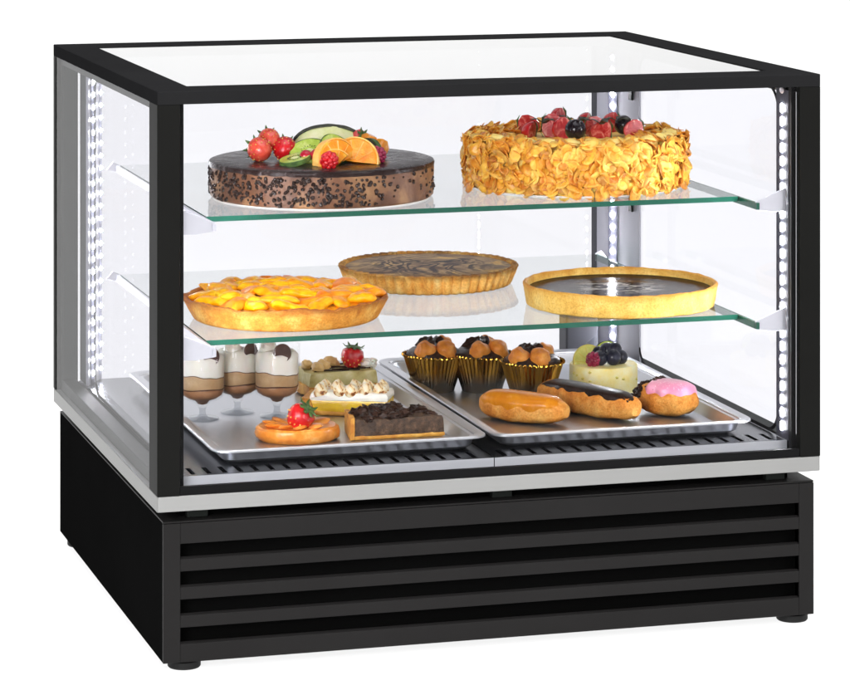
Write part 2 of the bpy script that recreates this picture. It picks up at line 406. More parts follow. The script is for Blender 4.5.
# ------------------------------------------------------------------ trays
def tray(x0, x1, y0, y1, label):
    t = thing('steel_tray', label, 'tray', ((x0+x1)/2, (y0+y1)/2, .2327), 0, 'steel trays on the deck')
    hx, hy = (x1-x0)/2, (y1-y0)/2
    rings = [rrect(-hx+d, hx-d, -hy+d, hy-d, max(.006, .022-d*.4), z, 7) for d, z in
             ((.024, 0), (.021, .003), (.016, .0150), (.003, .0156), (0, .0158), (0, .0176), (.0012, .0186), (.0035, .0186), (.0085, .0178), (.0115, .0165), (.0145, .0045), (.0175, .0022), (.024, .0018))]
    G().loft(rings).build('pan', M_tray, t, angle=30)
    return t
tray(.080, .4095, .064, .592, 'shallow steel tray holding the layered dessert glasses and tart slices')
tray(.4145, .744, .064, .592, 'shallow steel tray holding the eclairs and gold-cased cupcakes')
TZ = .2348

# ------------------------------------------------------------------ food materials
F_choc_side = None
def choc_side():
    n = N("mousse side"); p = n.coord('Object')
    f = n.noise(22, 4, dist=.6); c = n.ramp(f, [(.3, S(76, 46, 28)), (.5, S(106, 68, 44)), (.72, S(158, 118, 80))])
    sp = n.n('ShaderNodeTexVoronoi'); sp.inputs['Scale'].default_value = 150; n.l(p, sp.inputs[0])
    return n.set(c, .45, 0, .4, sss=.1, normal=n.bump(n.noise(120, 5), .5, .0015))
F_mousse = choc_side()
def glaze(name, c, c2, rough=.12, streak=None, spec=.4):
    n = N(name); f = n.noise(40, 6, dist=1.2)
    colr = n.ramp(f, [(.4, c), (.7, c2)])
    if streak: colr = n.ramp(n.noise(1, 6, vec=n.coord('Object', streak[1]), dist=.8), [(.44, c), (.56, c2), (.66, streak[0])])
    r = n.n('ShaderNodeMapRange'); n.l(n.noise(60, 4), r.inputs[0]); r.inputs[3].default_value = rough*.6; r.inputs[4].default_value = rough*1.6
    return n.set(colr, r.outputs[0], 0, spec, 0, normal=n.bump(n.noise(55, 3), .25, .001))
F_glaze = glaze("dark chocolate glaze", S(34, 22, 20), S(46, 34, 32), .26, (S(92, 84, 84), (30, 130, 60)), .12)
F_choc = food("dark chocolate", [(.35, S(28, 17, 14)), (.65, S(66, 44, 34))], 90, .3, .5, 220, .001, spec=.2)
F_chip = food("chocolate chips", [(.35, S(24, 16, 14)), (.65, S(54, 38, 32))], 200, .22, .2, 300, .0006, spec=.3)
F_card = paint("white cake card", S(236, 232, 226), .6, .3)
F_red = food("strawberry red", [(.3, S(180, 8, 18)), (.7, S(222, 30, 36))], 60, .2, .6, 320, .0012, coat=.5, sss=.2)
F_pink = food("strawberry flesh", [(.3, S(200, 40, 48)), (.5, S(226, 92, 88)), (.75, S(248, 196, 180))], 70, .3, .3, 260, .001, coat=.3, sss=.2)
F_cut = food("cut strawberry face", [(.34, S(176, 16, 28)), (.48, S(206, 60, 62)), (.58, S(236, 150, 138)), (.7, S(250, 214, 200))], 75, .25, .3, 260, .001, coat=.2, sss=.1, dist=1.2)
F_coral = food("blood orange flesh", [(.3, S(214, 52, 44)), (.6, S(236, 96, 72)), (.8, S(250, 160, 130))], 90, .25, .5, 300, .0012, coat=.4, sss=.2)
F_rasp = food("raspberry", [(.3, S(150, 14, 34)), (.7, S(205, 30, 60))], 90, .3, .3, 300, .0008, coat=.3, sss=.15)
F_plum = food("purple raspberry", [(.3, S(110, 14, 46)), (.7, S(176, 36, 84))], 90, .3, .3, 300, .0008, coat=.3)
F_leaf = food("green calyx", [(.3, S(48, 76, 34)), (.7, S(96, 128, 60))], 90, .5, .3, 200)
F_blue = food("blueberry skin", [(.3, S(18, 18, 30)), (.7, S(44, 46, 66))], 50, .3, .2, 300, .0005)
F_grape = food("black grape skin", [(.3, S(16, 12, 18)), (.7, S(40, 28, 36))], 50, .14, .05, 100, .0005)
F_orange = food("orange flesh", [(.3, S(250, 136, 6)), (.55, S(255, 164, 20)), (.8, S(255, 200, 80))], 110, .2, .7, 260, .0014, coat=.4, sss=.25)
F_orim = food("orange pith", [(.3, S(255, 176, 50)), (.7, S(255, 214, 130))], 60, .4, .3, 200)
F_kiwi = food("kiwi flesh", [(.3, S(140, 170, 40)), (.55, S(186, 208, 84)), (.75, S(226, 232, 150))], 80, .25, .4, 260, .001, coat=.3, sss=.2)
F_melon = food("pale melon flesh", [(.3, S(214, 220, 132)), (.6, S(240, 238, 186)), (.8, S(248, 246, 214))], 50, .35, .3, 200, .001, sss=.2)
F_rind = food("dark green rind", [(.3, S(40, 44, 36)), (.7, S(78, 80, 66))], 80, .5, .5, 200)
F_cream = food("whipped cream", [(.3, S(248, 244, 230)), (.7, S(254, 252, 244))], 60, .45, .3, 120, .001, sss=.15)
F_ycream = food("yellow buttercream", [(.3, S(250, 206, 84)), (.7, S(255, 234, 150))], 40, .45, .4, 120, .0015, sss=.15)
def flake_mat():
    n = N("toasted almond flakes"); ge = n.n('ShaderNodeNewGeometry')
    c1 = n.ramp(ge.outputs['Random Per Island'], [(0, S(196, 104, 10)), (.3, S(232, 150, 30)), (.6, S(248, 186, 58)), (.85, S(255, 218, 110)), (1, S(160, 74, 10))])
    c2 = n.mix(.35, c1, n.ramp(n.noise(140, 4), [(.35, S(200, 108, 14)), (.6, S(255, 214, 100))]))
    c2 = n.mix(.8, c2, n.ramp(n.noise(19, 3), [(.36, (.78, .56, .34, 1)), (.5, (1, .95, .85, 1)), (.62, (1, 1, 1, 1))]), 'MULTIPLY')
    return n.set(c2, .42, 0, .4, .1, sss=.08, normal=n.bump(n.noise(260, 3), .3, .0006))
F_flake = flake_mat()
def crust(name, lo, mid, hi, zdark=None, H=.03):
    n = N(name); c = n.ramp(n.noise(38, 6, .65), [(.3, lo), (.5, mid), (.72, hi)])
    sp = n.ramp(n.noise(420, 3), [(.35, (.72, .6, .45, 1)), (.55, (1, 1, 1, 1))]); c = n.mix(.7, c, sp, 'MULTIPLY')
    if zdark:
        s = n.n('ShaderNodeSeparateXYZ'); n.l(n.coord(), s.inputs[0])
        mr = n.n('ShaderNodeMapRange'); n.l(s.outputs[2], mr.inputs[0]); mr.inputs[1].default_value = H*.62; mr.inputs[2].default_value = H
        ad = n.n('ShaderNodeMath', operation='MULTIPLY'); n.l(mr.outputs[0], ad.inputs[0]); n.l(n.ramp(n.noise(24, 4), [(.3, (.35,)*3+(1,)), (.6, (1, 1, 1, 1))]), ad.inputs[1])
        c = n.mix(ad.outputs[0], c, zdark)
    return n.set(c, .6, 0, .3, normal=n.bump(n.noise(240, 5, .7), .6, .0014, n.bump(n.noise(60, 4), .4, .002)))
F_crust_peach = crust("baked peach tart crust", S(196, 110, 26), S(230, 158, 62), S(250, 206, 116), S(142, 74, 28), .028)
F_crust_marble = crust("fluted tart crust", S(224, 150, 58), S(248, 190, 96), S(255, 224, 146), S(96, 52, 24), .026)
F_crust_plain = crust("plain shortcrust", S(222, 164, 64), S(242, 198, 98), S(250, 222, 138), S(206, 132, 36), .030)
F_pastry = crust("choux pastry", S(186, 100, 26), S(226, 148, 60), S(246, 190, 104))
F_peach = food("glazed peach", [(.3, S(244, 138, 0)), (.5, S(255, 176, 2)), (.75, S(255, 210, 36))], 60, .27, .5, 110, .0018, spec=.3)
F_peach2 = food("deep glazed peach", [(.3, S(238, 112, 4)), (.5, S(250, 144, 12)), (.75, S(255, 184, 40))], 34, .27, .4, 110, .0015, spec=.3)
F_custard = food("baked custard", [(.3, S(226, 140, 14)), (.5, S(248, 184, 40)), (.7, S(255, 226, 130))], 46, .25, .5, 120, .002, coat=.3)

def shell(G_, r_base, r_top, h, wall, zin, n=160, fn=None):
    p = [(0, 0), (r_base-.003, 0), (r_base, .0015)]
    for k in range(1, 7): t = k/7; p.append((r_base+(r_top-r_base)*t, h*t))
    p += [(r_top, h-.0012), (r_top-.001, h), (r_top-wall*.6, h+.0006), (r_top-wall, h-.0012), (r_top-wall-.001, zin), (0, zin)]
    return G_.lathe(p, n, fn)
def strawberry(par, loc, rot, s=1.0, m=None):
    g = G().lathe([(0, 0), (.004, .0005), (.009, .004), (.0125, .010), (.0138, .016), (.0125, .0215), (.008, .0248), (.003, .0255), (0, .0255)], 22)
    g.rough(.0006, 90, loc[0]*100)
    b = g.xf(scale=(s, s, s)).build('strawberry', m or F_red, par, loc, rot)
    sd = G()
    for k in range(46):
        t = (k+.5)/46; z = .004+.019*t; r = .0136*math.sin(pi*min(1, (.18+.66*t)))**.8; a = k*2.399
        sd.ball((r*cos(a)*s, r*sin(a)*s, z*s), (.00075*s, .00075*s, .0010*s), 6, 4)
    sd.build('seeds', F_seed, b)
    cg = G()
    for k in range(7):
        a = 2*pi*k/7; c, d = cos(a), sin(a); P = []
        for rr, ww, zz in ((0, .0015, .0262), (.005, .0028, .0268), (.010, .0018, .0258), (.0135, .0003, .0285)):
            P += [(rr*c-ww*d, rr*d+ww*c, zz), (rr*c+ww*d, rr*d-ww*c, zz)]
        cg.add([Vector(p)*s for p in P], [(0, 1, 3, 2), (2, 3, 5, 4), (4, 5, 7, 6)])
    cg.build('calyx', F_leaf, b, solid=.0005)
    return b
F_seed = food("strawberry seeds", [(.3, S(226, 170, 60)), (.7, S(244, 208, 110))], 100, .5, .1, 100)
def raspberry(par, loc, r=.008, m=None, rot=(0, 0, 0)):
    g = G()
    for i in range(6):
        ph = R(8+i*26); k = max(1, int(round(9*sin(ph)))) if i else 1
        for j in range(k):
            a = 2*pi*(j+.5*(i % 2))/k
            g.ball((r*.78*sin(ph)*cos(a), r*.78*sin(ph)*sin(a), r*.95*cos(ph)), r*.33, 9, 6)
    g.ball((0, 0, 0), r*.82, 10, 7)
    return g.build('raspberry', m or F_rasp, par, loc, rot)
def berry(par, loc, r, m, name='blueberry', rot=(0, 0, 0)):
    g = G().lathe([(0, -r), (r*.5, -r*.87), (r*.87, -r*.5), (r, 0), (r*.9, r*.45), (r*.6, r*.78), (r*.42, r*.9), (r*.3, r*.92), (r*.22, r*.8), (0, r*.76)], 20)
    return g.build(name, m, par, loc, rot)
def half_disc(par, name, loc, rot, r, t, mats):
    # citrus segment: flesh with a paler outer skin
    g = G(); n = 20; rings = []
    for z, k in ((-t/2, .93), (-t/2*.8, .985), (0, 1.0), (t/2*.8, .985), (t/2, .93)):
        rings.append([(r*k*cos(pi*j/n), r*k*sin(pi*j/n), z) for j in range(n+1)]+[(0, -.001, z)])
    g.loft(rings, 0)
    o = g.rough(.0006, 160, loc[0]*50).build(name, mats[0], par, loc, rot)
    e = G(); rr = []
    for z, k in ((-t*.42, .985), (-t*.42, 1.04), (t*.42, 1.04), (t*.42, .985)):
        rr.append([(r*k*cos(pi*j/n), r*k*sin(pi*j/n), z) for j in range(n+1)])
    vs = [p for q in rr for p in q]; fs = []
    for i in range(4):
        for j in range(n): a, b = i*(n+1), ((i+1) % 4)*(n+1); fs.append((a+j, a+j+1, b+j+1, b+j))
    e.add(vs, fs).build('peel', mats[1], o)
    s = G()
    for k in range(1, 5):
        a = pi*k/5
        for z in (-t*.5-.0001, t*.5+.0001): tube(s, [(r*.12*cos(a), r*.12*sin(a), z), (r*.9*cos(a), r*.9*sin(a), z)], .0006, 6)
    s.build('membrane', mats[1], o)
    return o

# ------------------------------------------------------------------ chocolate mousse cake
cake = thing('chocolate_cake', 'round chocolate mousse cake with dark glaze and mixed fruit on top shelf', 'cake', (.247, .224, .5182))
RC, HC = .1345, .0445
G().lathe([(0, 0), (RC-.004, 0), (RC-.004, .0012), (0, .0012)], 96).build('cake_card', F_card, cake)
p = [(0, .0012), (RC-.003, .0012), (RC-.0005, .003)]+[(RC, .003+(HC-.007)*k/10) for k in range(1, 11)]+[(RC-.001, HC-.002), (0, HC-.002)]
G().lathe(p, 180).rough(.0012, 45, 3, .002).build('mousse', F_mousse, cake)
def drip(a, r, z):
    if z < HC-.004: return r, z-.0022*max(0, noise.noise(Vector((cos(a)*4, sin(a)*4, 2))))-.001*noise.noise(Vector((cos(a)*14, sin(a)*14, 5)))
    return r, z
G().lathe([(RC-.002, HC-.0065), (RC+.0008, HC-.006), (RC+.0016, HC-.003), (RC+.0006, HC-.0006), (RC-.003, HC+.0006), (RC*.8, HC+.0008), (RC*.4, HC+.0008), (0, HC+.0008)], 180, drip).build('glaze', F_glaze, cake)
g = G(); rnd = random.Random(11)
def chipdens(a):   # angle of the outward normal in degrees, dense on the left half of the front
    d = (math.degrees(a)+360) % 360
    x = (d-180)/180
    return 1.0 if .10 < x < .55 else (.55 if x <= .10 or x < .6 else .14)
n = 0
while n < 560:
    a = R(rnd.uniform(150, 380)); d = chipdens(a)
    if math.degrees(a) < 258 and math.degrees(a) > 195: d = 1
    if rnd.random() > d: continue
    z = .004+(HC-.012)*rnd.random()**.9; r_ = rnd.uniform(.0012, .0029)
    g.ball((RC*cos(a), RC*sin(a), z), (r_, r_, r_*rnd.uniform(.7, 1.2)), 7, 5, (rnd.random(), rnd.random(), a), .3, 60, n); n += 1
o = g.build('chocolate_chips', F_chip, cake); o['kind'] = 'stuff'
zt = HC+.0008
strawberry(cake, (-.074, -.026, zt+.0112), (R(-80), R(10), R(22)), 1.08, F_coral)
strawberry(cake, (-.053, -.024, zt+.0112), (R(-80), R(0), R(-18)), 1.08, F_red)
strawberry(cake, (-.063, -.010, zt+.0190), (R(-72), R(6), R(6)), 1.0, F_coral)
def kiwi_slice(loc, rot, r):
    o = G().lathe([(0, 0), (r*.96, 0), (r, .001), (r, .005), (r*.96, .006), (0, .006)], 36).rough(.0006, 80, loc[0]*90).build('kiwi_slice', F_kiwi, cake, loc, rot)
    s = G()
    for k in range(22):
        a = 2*pi*k/22; q = r*(.38+.07*(k % 2)); s.ball((q*cos(a), q*sin(a), .0058), (.0014, .0007, .0007), 6, 4, (0, 0, a))
    s.build('seeds', F_chip, o)
    G().lathe([(r*.98, -.0001), (r*1.02, .0005), (r*1.02, .0055), (r*.98, .0061)], 36).build('skin', F_leaf, o)
    G().lathe([(0, .0061), (r*.2, .0062), (r*.26, .0058)], 16).build('core', F_melon, o)
kiwi_slice((-.046, -.056, zt+.003), (R(6), R(-14), 0), .019)
kiwi_slice((-.022, -.030, zt+.008), (R(24), R(-24), .3), .024)
kiwi_slice((.006, -.040, zt+.013), (R(46), R(-12), .6), .021)
# melon wedge with a dark rind arched over the back
g = G(); rd = G(); k_ = 18; L_ = []; Q_ = []; Q2 = []
for i in range(k_+1):
    u = -1+2*i/k_; s_ = math.sqrt(max(.0, 1-u*u)); x = .046*u; h = .034*s_**.8+.003
    L_.append([(x, -.016, .000), (x, -.013*s_-.003, h*.45), (x, .004, h-.001), (x, .012, h*.8), (x, .014, .0)])
    Q_.append([(x*1.03, .0032, h-.0008), (x*1.03, .0045, h+.0026), (x*1.03, .0135, h*.8+.003), (x*1.03, .0165, .0), (x*1.03, .0142, .0), (x*1.03, .0122, h*.8)])
o = g.loft(L_).rough(.001, 60, 4).build('melon_wedge', F_melon, cake, (.012, .012, zt), (0, 0, R(-8)))
rd.loft(Q_).rough(.0008, 90, 9).build('rind', F_rind, o)
for x, y, z, r_ in ((-.046, -.052, .010, .0075), (-.034, -.055, .011, .0078), (-.022, -.050, .011, .008), (-.030, -.062, .009, .007), (-.011, -.053, .009, .0075), (-.016, -.046, .015, .0072)):
    berry(cake, (x+.012, y-.006, zt+z), r_, F_rasp, 'redcurrant', (R(70), 0, rnd.random()*3))
raspberry(cake, (-.016, -.098, zt+.0085), .0105, F_red, (R(60), 0, 0))
half_disc(cake, 'orange_segment', (.000, -.066, zt+.002), (R(78), R(-14), R(24)), .028, .015, (F_orange, F_orim))
half_disc(cake, 'orange_segment', (.026, -.060, zt+.001), (R(74), R(6), R(-30)), .0285, .016, (F_orange, F_orim))
half_disc(cake, 'orange_segment', (-.004, -.082, zt+.000), (R(62), R(-35), R(12)), .019, .010, (F_orange, F_orim))
for loc, rot, s_ in (((.058, .000, zt+.018), (.3, .4, .3), 1.0), ((.070, -.012, zt+.012), (.1, -.5, .9), .95), ((.052, .006, zt+.006), (0, 0, .4), 1.0)):
    G().loft([rrect(-.010*s_*k, .010*s_*k, -.009*s_*k, .009*s_*k, .003*s_, z*s_) for k, z in ((.8, -.008), (1, -.006), (.95, .004), (.6, .009))]).rough(.0012, 90, loc[0]*80).build('orange_chunk', F_orange, cake, loc, rot)
raspberry(cake, (.052, -.062, zt+.008), .0105, F_plum, (R(50), 0, .3))
strawberry(cake, (.046, .020, zt+.016), (R(60), .2, .3), .75, F_pink)
half_disc(cake, 'fig_slice', (.050, -.030, zt+.004), (R(82), 0, R(-62)), .021, .008, (F_rind, F_leaf))

# ------------------------------------------------------------------ almond cake
cake = thing('almond_cake', 'round cream cake covered in toasted almond flakes with strawberries on top shelf', 'cake', (.578, .249, .5182))
RA, HA = .1315, .0575
G().lathe([(0, 0), (RA+.002, 0), (RA+.002, .0012), (0, .0012)], 96).build('cake_card', F_card, cake)
G().lathe([(0, .0012), (RA-.002, .0012)]+[(RA, .004+(HA-.008)*k/8) for k in range(9)]+[(RA-.003, HA-.001), (RA*.9, HA), (RA*.5, HA-.001), (0, HA-.001)], 140).rough(.0018, 40, 5, .002).build('cream_body', F_ycream, cake)
g = G(); rnd = random.Random(23)
def flake(g, c, nrm, sz, spin, tilt):
    nrm = nrm.normalized(); u = nrm.orthogonal().normalized(); v = nrm.cross(u)
    u, v = u*cos(spin)+v*sin(spin), v*cos(spin)-u*sin(spin)
    nn = (nrm+u*tilt[0]+v*tilt[1]).normalized(); u = (u-nn*u.dot(nn)).normalized(); v = nn.cross(u)
    a, b = sz*1.25, sz*.8; cu = rnd.uniform(-.35, .35)*sz; P = [c+nn*.0003]
    for ring_, n_ in ((.55, 10), (1, 10)):
        for j in range(n_):
            t = 2*pi*j/n_; x, y = cos(t)*ring_, sin(t)*ring_; eg = 1+.22*x
            P.append(c+u*a*x+v*b*y*eg+nn*(cu*(x*x+.4*y*y)+rnd.uniform(-.03, .03)*sz))
    F = [(0, 1+j, 1+(j+1) % 10) for j in range(10)]+[(1+j, 11+j, 11+(j+1) % 10, 1+(j+1) % 10) for j in range(10)]
    g.add(P, F)
for k in range(1150):
    a = R(rnd.uniform(150, 390)) if k < 950 else R(rnd.uniform(0, 360)); z = .004+(HA-.004)*rnd.random()
    rr = RA+rnd.uniform(.0005, .0065)
    tl = 1.1 if rnd.random() < .3 else .55
    flake(g, Vector((rr*cos(a), rr*sin(a), z)), Vector((cos(a), sin(a), rnd.uniform(-.2, .35))), rnd.uniform(.0055, .0108), rnd.random()*6.28, (rnd.uniform(-tl, tl), rnd.uniform(-tl, tl)))
for k in range(620):
    a = rnd.random()*6.28; rr = RA*math.sqrt(rnd.uniform(.36, 1.04)); edge = rr/RA
    flake(g, Vector((rr*cos(a), rr*sin(a), HA+rnd.uniform(.0005, .004)+(.003 if edge > .9 else 0))), Vector((cos(a)*.3*edge, sin(a)*.3*edge, 1)), rnd.uniform(.0055, .0098), rnd.random()*6.28, (rnd.uniform(-.7, .7), rnd.uniform(-.7, .7)))
o = g.build('almond_flakes', F_flake, cake, solid=.0006, angle=60); o['kind'] = 'stuff'
for k in range(13):
    a = R(196+k*13); r_ = .0095+.002*rnd.random()
    G().ball((0, 0, 0), (r_*1.3, r_, r_*.75), 18, 10, (0, 0, a+pi/2), .25, 70, k).build('cream_dollop', F_ycream, cake, ((RA-.014)*cos(a), (RA-.014)*sin(a), HA+.003))
def half_berry(loc, rot, s=1.0):
    # halved strawberry: red skin outside, pale cut face
    n_ = 22; rings = []
    prof_ = [(.002, .0003), (.006, .002), (.0115, .008), (.0145, .016), (.0135, .023), (.008, .028), (.002, .029)]
    rings = [[(r*s*cos(pi*j/n_), r*s*sin(pi*j/n_), z*s) for j in range(n_+1)] for r, z in prof_]
    o = G().loft(rings).rough(.0007, 90, loc[0]*77).build('strawberry', F_red, cake, loc, rot)
    G().loft([[(r*s*k*cos(t), y, z*s) for r, z in prof_ for t in ()] or [(q*r*s*k, y, z*s) for q, seq in ((1, prof_), (-1, prof_[::-1])) for r, z in seq] for y, k in ((-.0003, .94), (-.0011, .9))]).build('cut_face', F_cut, o)
    cg = G()
    for k in range(5):
        a = pi*k/4; c, d = cos(a), sin(a)
        cg.add([(-.002*d*s, .002*c*s, .029*s), (.002*d*s, -.002*c*s, .029*s), ((.008*c+.0022*d)*s, (.008*d-.0022*c)*s, .030*s), ((.008*c-.0022*d)*s, (.008*d+.0022*c)*s, .030*s), (.014*c*s, .014*d*s, .026*s)], [(0, 1, 2, 3), (3, 2, 4)])
    cg.build('calyx', F_leaf, o, solid=.0007)
zt = HA+.003
for x, y, h, tilt, yaw, s_ in ((-.058, .012, .008, 100, 18, 1.05), (-.030, -.006, .009, 78, -10, 1.1), (-.006, .016, .011, -82, 14, 1.15), (.016, -.012, .009, 96, -22, 1.1), (.044, .000, .009, -84, 8, 1.12),
                               (.022, .030, .014, 98, 24, 1.1), (-.036, .034, .012, -94, -12, 1.1), (.058, -.016, .007, 80, -30, 1.0), (-.012, .046, .016, 84, 10, 1.1), (.050, .036, .013, 92, -8, 1.0)):
    loc, rot, s_ = (x, y, zt+h-.0035), (R(-34), R(tilt), R(yaw)), s_*.92
    half_berry(loc, rot, s_)
berry(cake, (-.012, -.036, zt+.0105), .0135, F_grape, 'black_grape', (R(40), .2, 0))
berry(cake, (.066, .006, zt+.010), .012, F_grape, 'black_grape', (R(60), .2, 0))
for x, y in ((-.035, .018), (.010, .012), (.030, -.012), (.058, .004), (-.010, .05)):
    g = G()
    for k in range(3):
        a = k*2.1+x*90; c, d = cos(a), sin(a)
        g.add([(-.003*d, .003*c, 0), (.003*d, -.003*c, 0), (.010*c+.005*d, .010*d-.005*c, .006), (.010*c-.005*d, .010*d+.005*c, .006), (.019*c, .019*d, .004)], [(0, 1, 2, 3), (3, 2, 4)])
    g.build('mint_leaf', F_rind, cake, (x, y, zt+.014), solid=.0006)

# ------------------------------------------------------------------ peach tart
tart = thing('peach_tart', 'golden peach tart with a browned wavy crust, front left on lower glass shelf', 'tart', (.200, .213, .3762))
def wav(a, r, z):
    k = min(1, z/.02); p_ = Vector((cos(a)*3, sin(a)*3, .7)); q_ = Vector((cos(a)*9, sin(a)*9, 3))
    return r*(1+.022*noise.noise(p_)*k+.010*noise.noise(q_)*k), z+(.0035*noise.noise(p_+Vector((9, 0, 0)))+.0022*noise.noise(q_*1.6))*k
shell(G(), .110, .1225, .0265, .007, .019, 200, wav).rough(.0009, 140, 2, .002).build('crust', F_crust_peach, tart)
G().lathe([(.1155, .0195), (.100, .0255), (.06, .0275), (0, .028)][::1], 80).rough(.0022, 70, 6).build('custard', F_custard, tart)
rnd = random.Random(5)
def peach(loc, rot, s, m):
    rings = []
    for i in range(13):
        u = -1+2*i/12; t = math.sqrt(max(.10, 1-abs(u)**4)); bend = -.006*u*u
        rings.append([(.0175*u*s, (bend+.0105*t*cos(2*pi*j/12))*s, (.0062*t*sin(2*pi*j/12)*(1.0 if sin(2*pi*j/12) > 0 else .5))*s) for j in range(12)])
    G().loft(rings).rough(.0026, 90, loc[0]*99+loc[1]*50).build('peach_slice', m, tart, loc, rot, angle=100)
kk = 0
for rr, n_, z in ((.094, 17, .0255), (.072, 13, .028), (.044, 8, .0300), (.016, 4, .0315)):
    for j in range(n_):
        a = 2*pi*(j+.3*rnd.random())/n_; r_ = rr+rnd.uniform(-.006, .004)
        peach((r_*cos(a), r_*sin(a), z+rnd.uniform(-.0012, .002)), (rnd.uniform(-.35, .35), rnd.uniform(-.25, .25), a+pi/2+rnd.uniform(-.9, .9)), rnd.uniform(1.2, 1.6), F_peach if rnd.random() < .8 else F_peach2); kk += 1

# ------------------------------------------------------------------ marbled tart
tart = thing('marbled_tart', 'fluted tart with swirled chocolate and vanilla filling at the back of lower shelf', 'tart', (.438, .420, .3762))
def flute(n_, amp):
    return lambda a, r, z: (r*(1+amp*(abs(cos(a*n_/2))-.5)) if r > .098 else r, z)
shell(G(), .1035, .113, .0245, .0045, .0185, 480, flute(54, .050)).rough(.0006, 120, 2, .002).build('crust', F_crust_marble, tart)
def marble():
    n = N("marbled custard"); nz = n.n('ShaderNodeTexNoise'); nz.inputs['Scale'].default_value = 16; nz.inputs['Detail'].default_value = 3; n.l(n.coord(), nz.inputs['Vector'])
    mp = n.n('ShaderNodeVectorMath', operation='MULTIPLY_ADD'); n.l(nz.outputs['Color'], mp.inputs[0]); mp.inputs[1].default_value = (.05, .05, 0); n.l(n.coord(), mp.inputs[2])
    nf = n.n('ShaderNodeTexNoise'); nf.inputs['Scale'].default_value = 7.5; nf.inputs['Detail'].default_value = 1.5; nf.inputs['Distortion'].default_value = 3.2; n.l(mp.outputs[0], nf.inputs['Vector'])
    wv = n.n('ShaderNodeMath', operation='PINGPONG'); n.l(nf.outputs['Fac'], wv.inputs[0]); wv.inputs[1].default_value = .075
    ln = n.n('ShaderNodeVectorMath', operation='LENGTH'); n.l(n.coord(), ln.inputs[0])
    mask = n.ramp(ln.outputs['Value'], [(.060, (1, 1, 1, 1)), (.095, (.25, .25, .25, 1))])
    dark = n.ramp(wv.outputs[0], [(.024, (1, 1, 1, 1)), (.044, (0, 0, 0, 1))]); mk = n.mix(1.0, dark, mask, 'MULTIPLY')
    basec = n.ramp(n.noise(18, 5, dist=1.5), [(.36, S(86, 58, 38)), (.48, S(134, 104, 74)), (.58, S(170, 138, 94)), (.70, S(228, 176, 76))])
    c = n.mix(mk, basec, S(44, 26, 20))
    return n.set(c, .45, 0, .05, 0, normal=n.bump(nf.outputs['Fac'], .25, .001))
G().lathe([(.1085, .0205), (.104, .0225), (.07, .0235), (0, .0238)], 90).build('filling', marble(), tart)

# ------------------------------------------------------------------ chocolate tart
tart = thing('chocolate_tart', 'plain shortcrust tart with glossy dark chocolate filling at right of lower shelf', 'tart', (.617, .193, .3762))
shell(G(), .115, .1195, .0275, .0052, .016, 160, lambda a, r, z: (r*(1+.004*noise.noise(Vector((cos(a)*4, sin(a)*4, 1)))), z+.0010*noise.noise(Vector((cos(a)*6, sin(a)*6, 4))))).rough(.0006, 200, 8, .002).build('crust', F_crust_plain, tart)
def painted_reflection_glaze():
    n = N("glaze with painted reflection"); sw = n.n('ShaderNodeTexNoise'); sw.inputs['Scale'].default_value = 1; sw.inputs['Distortion'].default_value = 1.6; sw.inputs['Detail'].default_value = 4
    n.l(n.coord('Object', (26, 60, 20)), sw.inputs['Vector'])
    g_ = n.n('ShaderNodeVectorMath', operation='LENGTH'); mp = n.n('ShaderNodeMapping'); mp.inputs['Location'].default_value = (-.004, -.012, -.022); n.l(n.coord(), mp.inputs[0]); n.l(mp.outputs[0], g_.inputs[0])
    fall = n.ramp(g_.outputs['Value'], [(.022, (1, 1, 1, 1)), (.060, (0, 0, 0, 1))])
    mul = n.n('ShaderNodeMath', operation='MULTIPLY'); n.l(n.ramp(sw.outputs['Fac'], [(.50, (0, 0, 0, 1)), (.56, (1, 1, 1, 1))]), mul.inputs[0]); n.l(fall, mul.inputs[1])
    c = n.mix(mul.outputs[0], S(34, 17, 10), S(226, 220, 210))  # pale patch painted in as the LEDs' reflection on the filling
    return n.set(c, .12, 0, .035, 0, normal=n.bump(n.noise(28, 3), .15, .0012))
G().lathe([(.1135, .0195), (.111, .0188), (.06, .0190), (0, .0190)], 90).build('filling', painted_reflection_glaze(), tart)

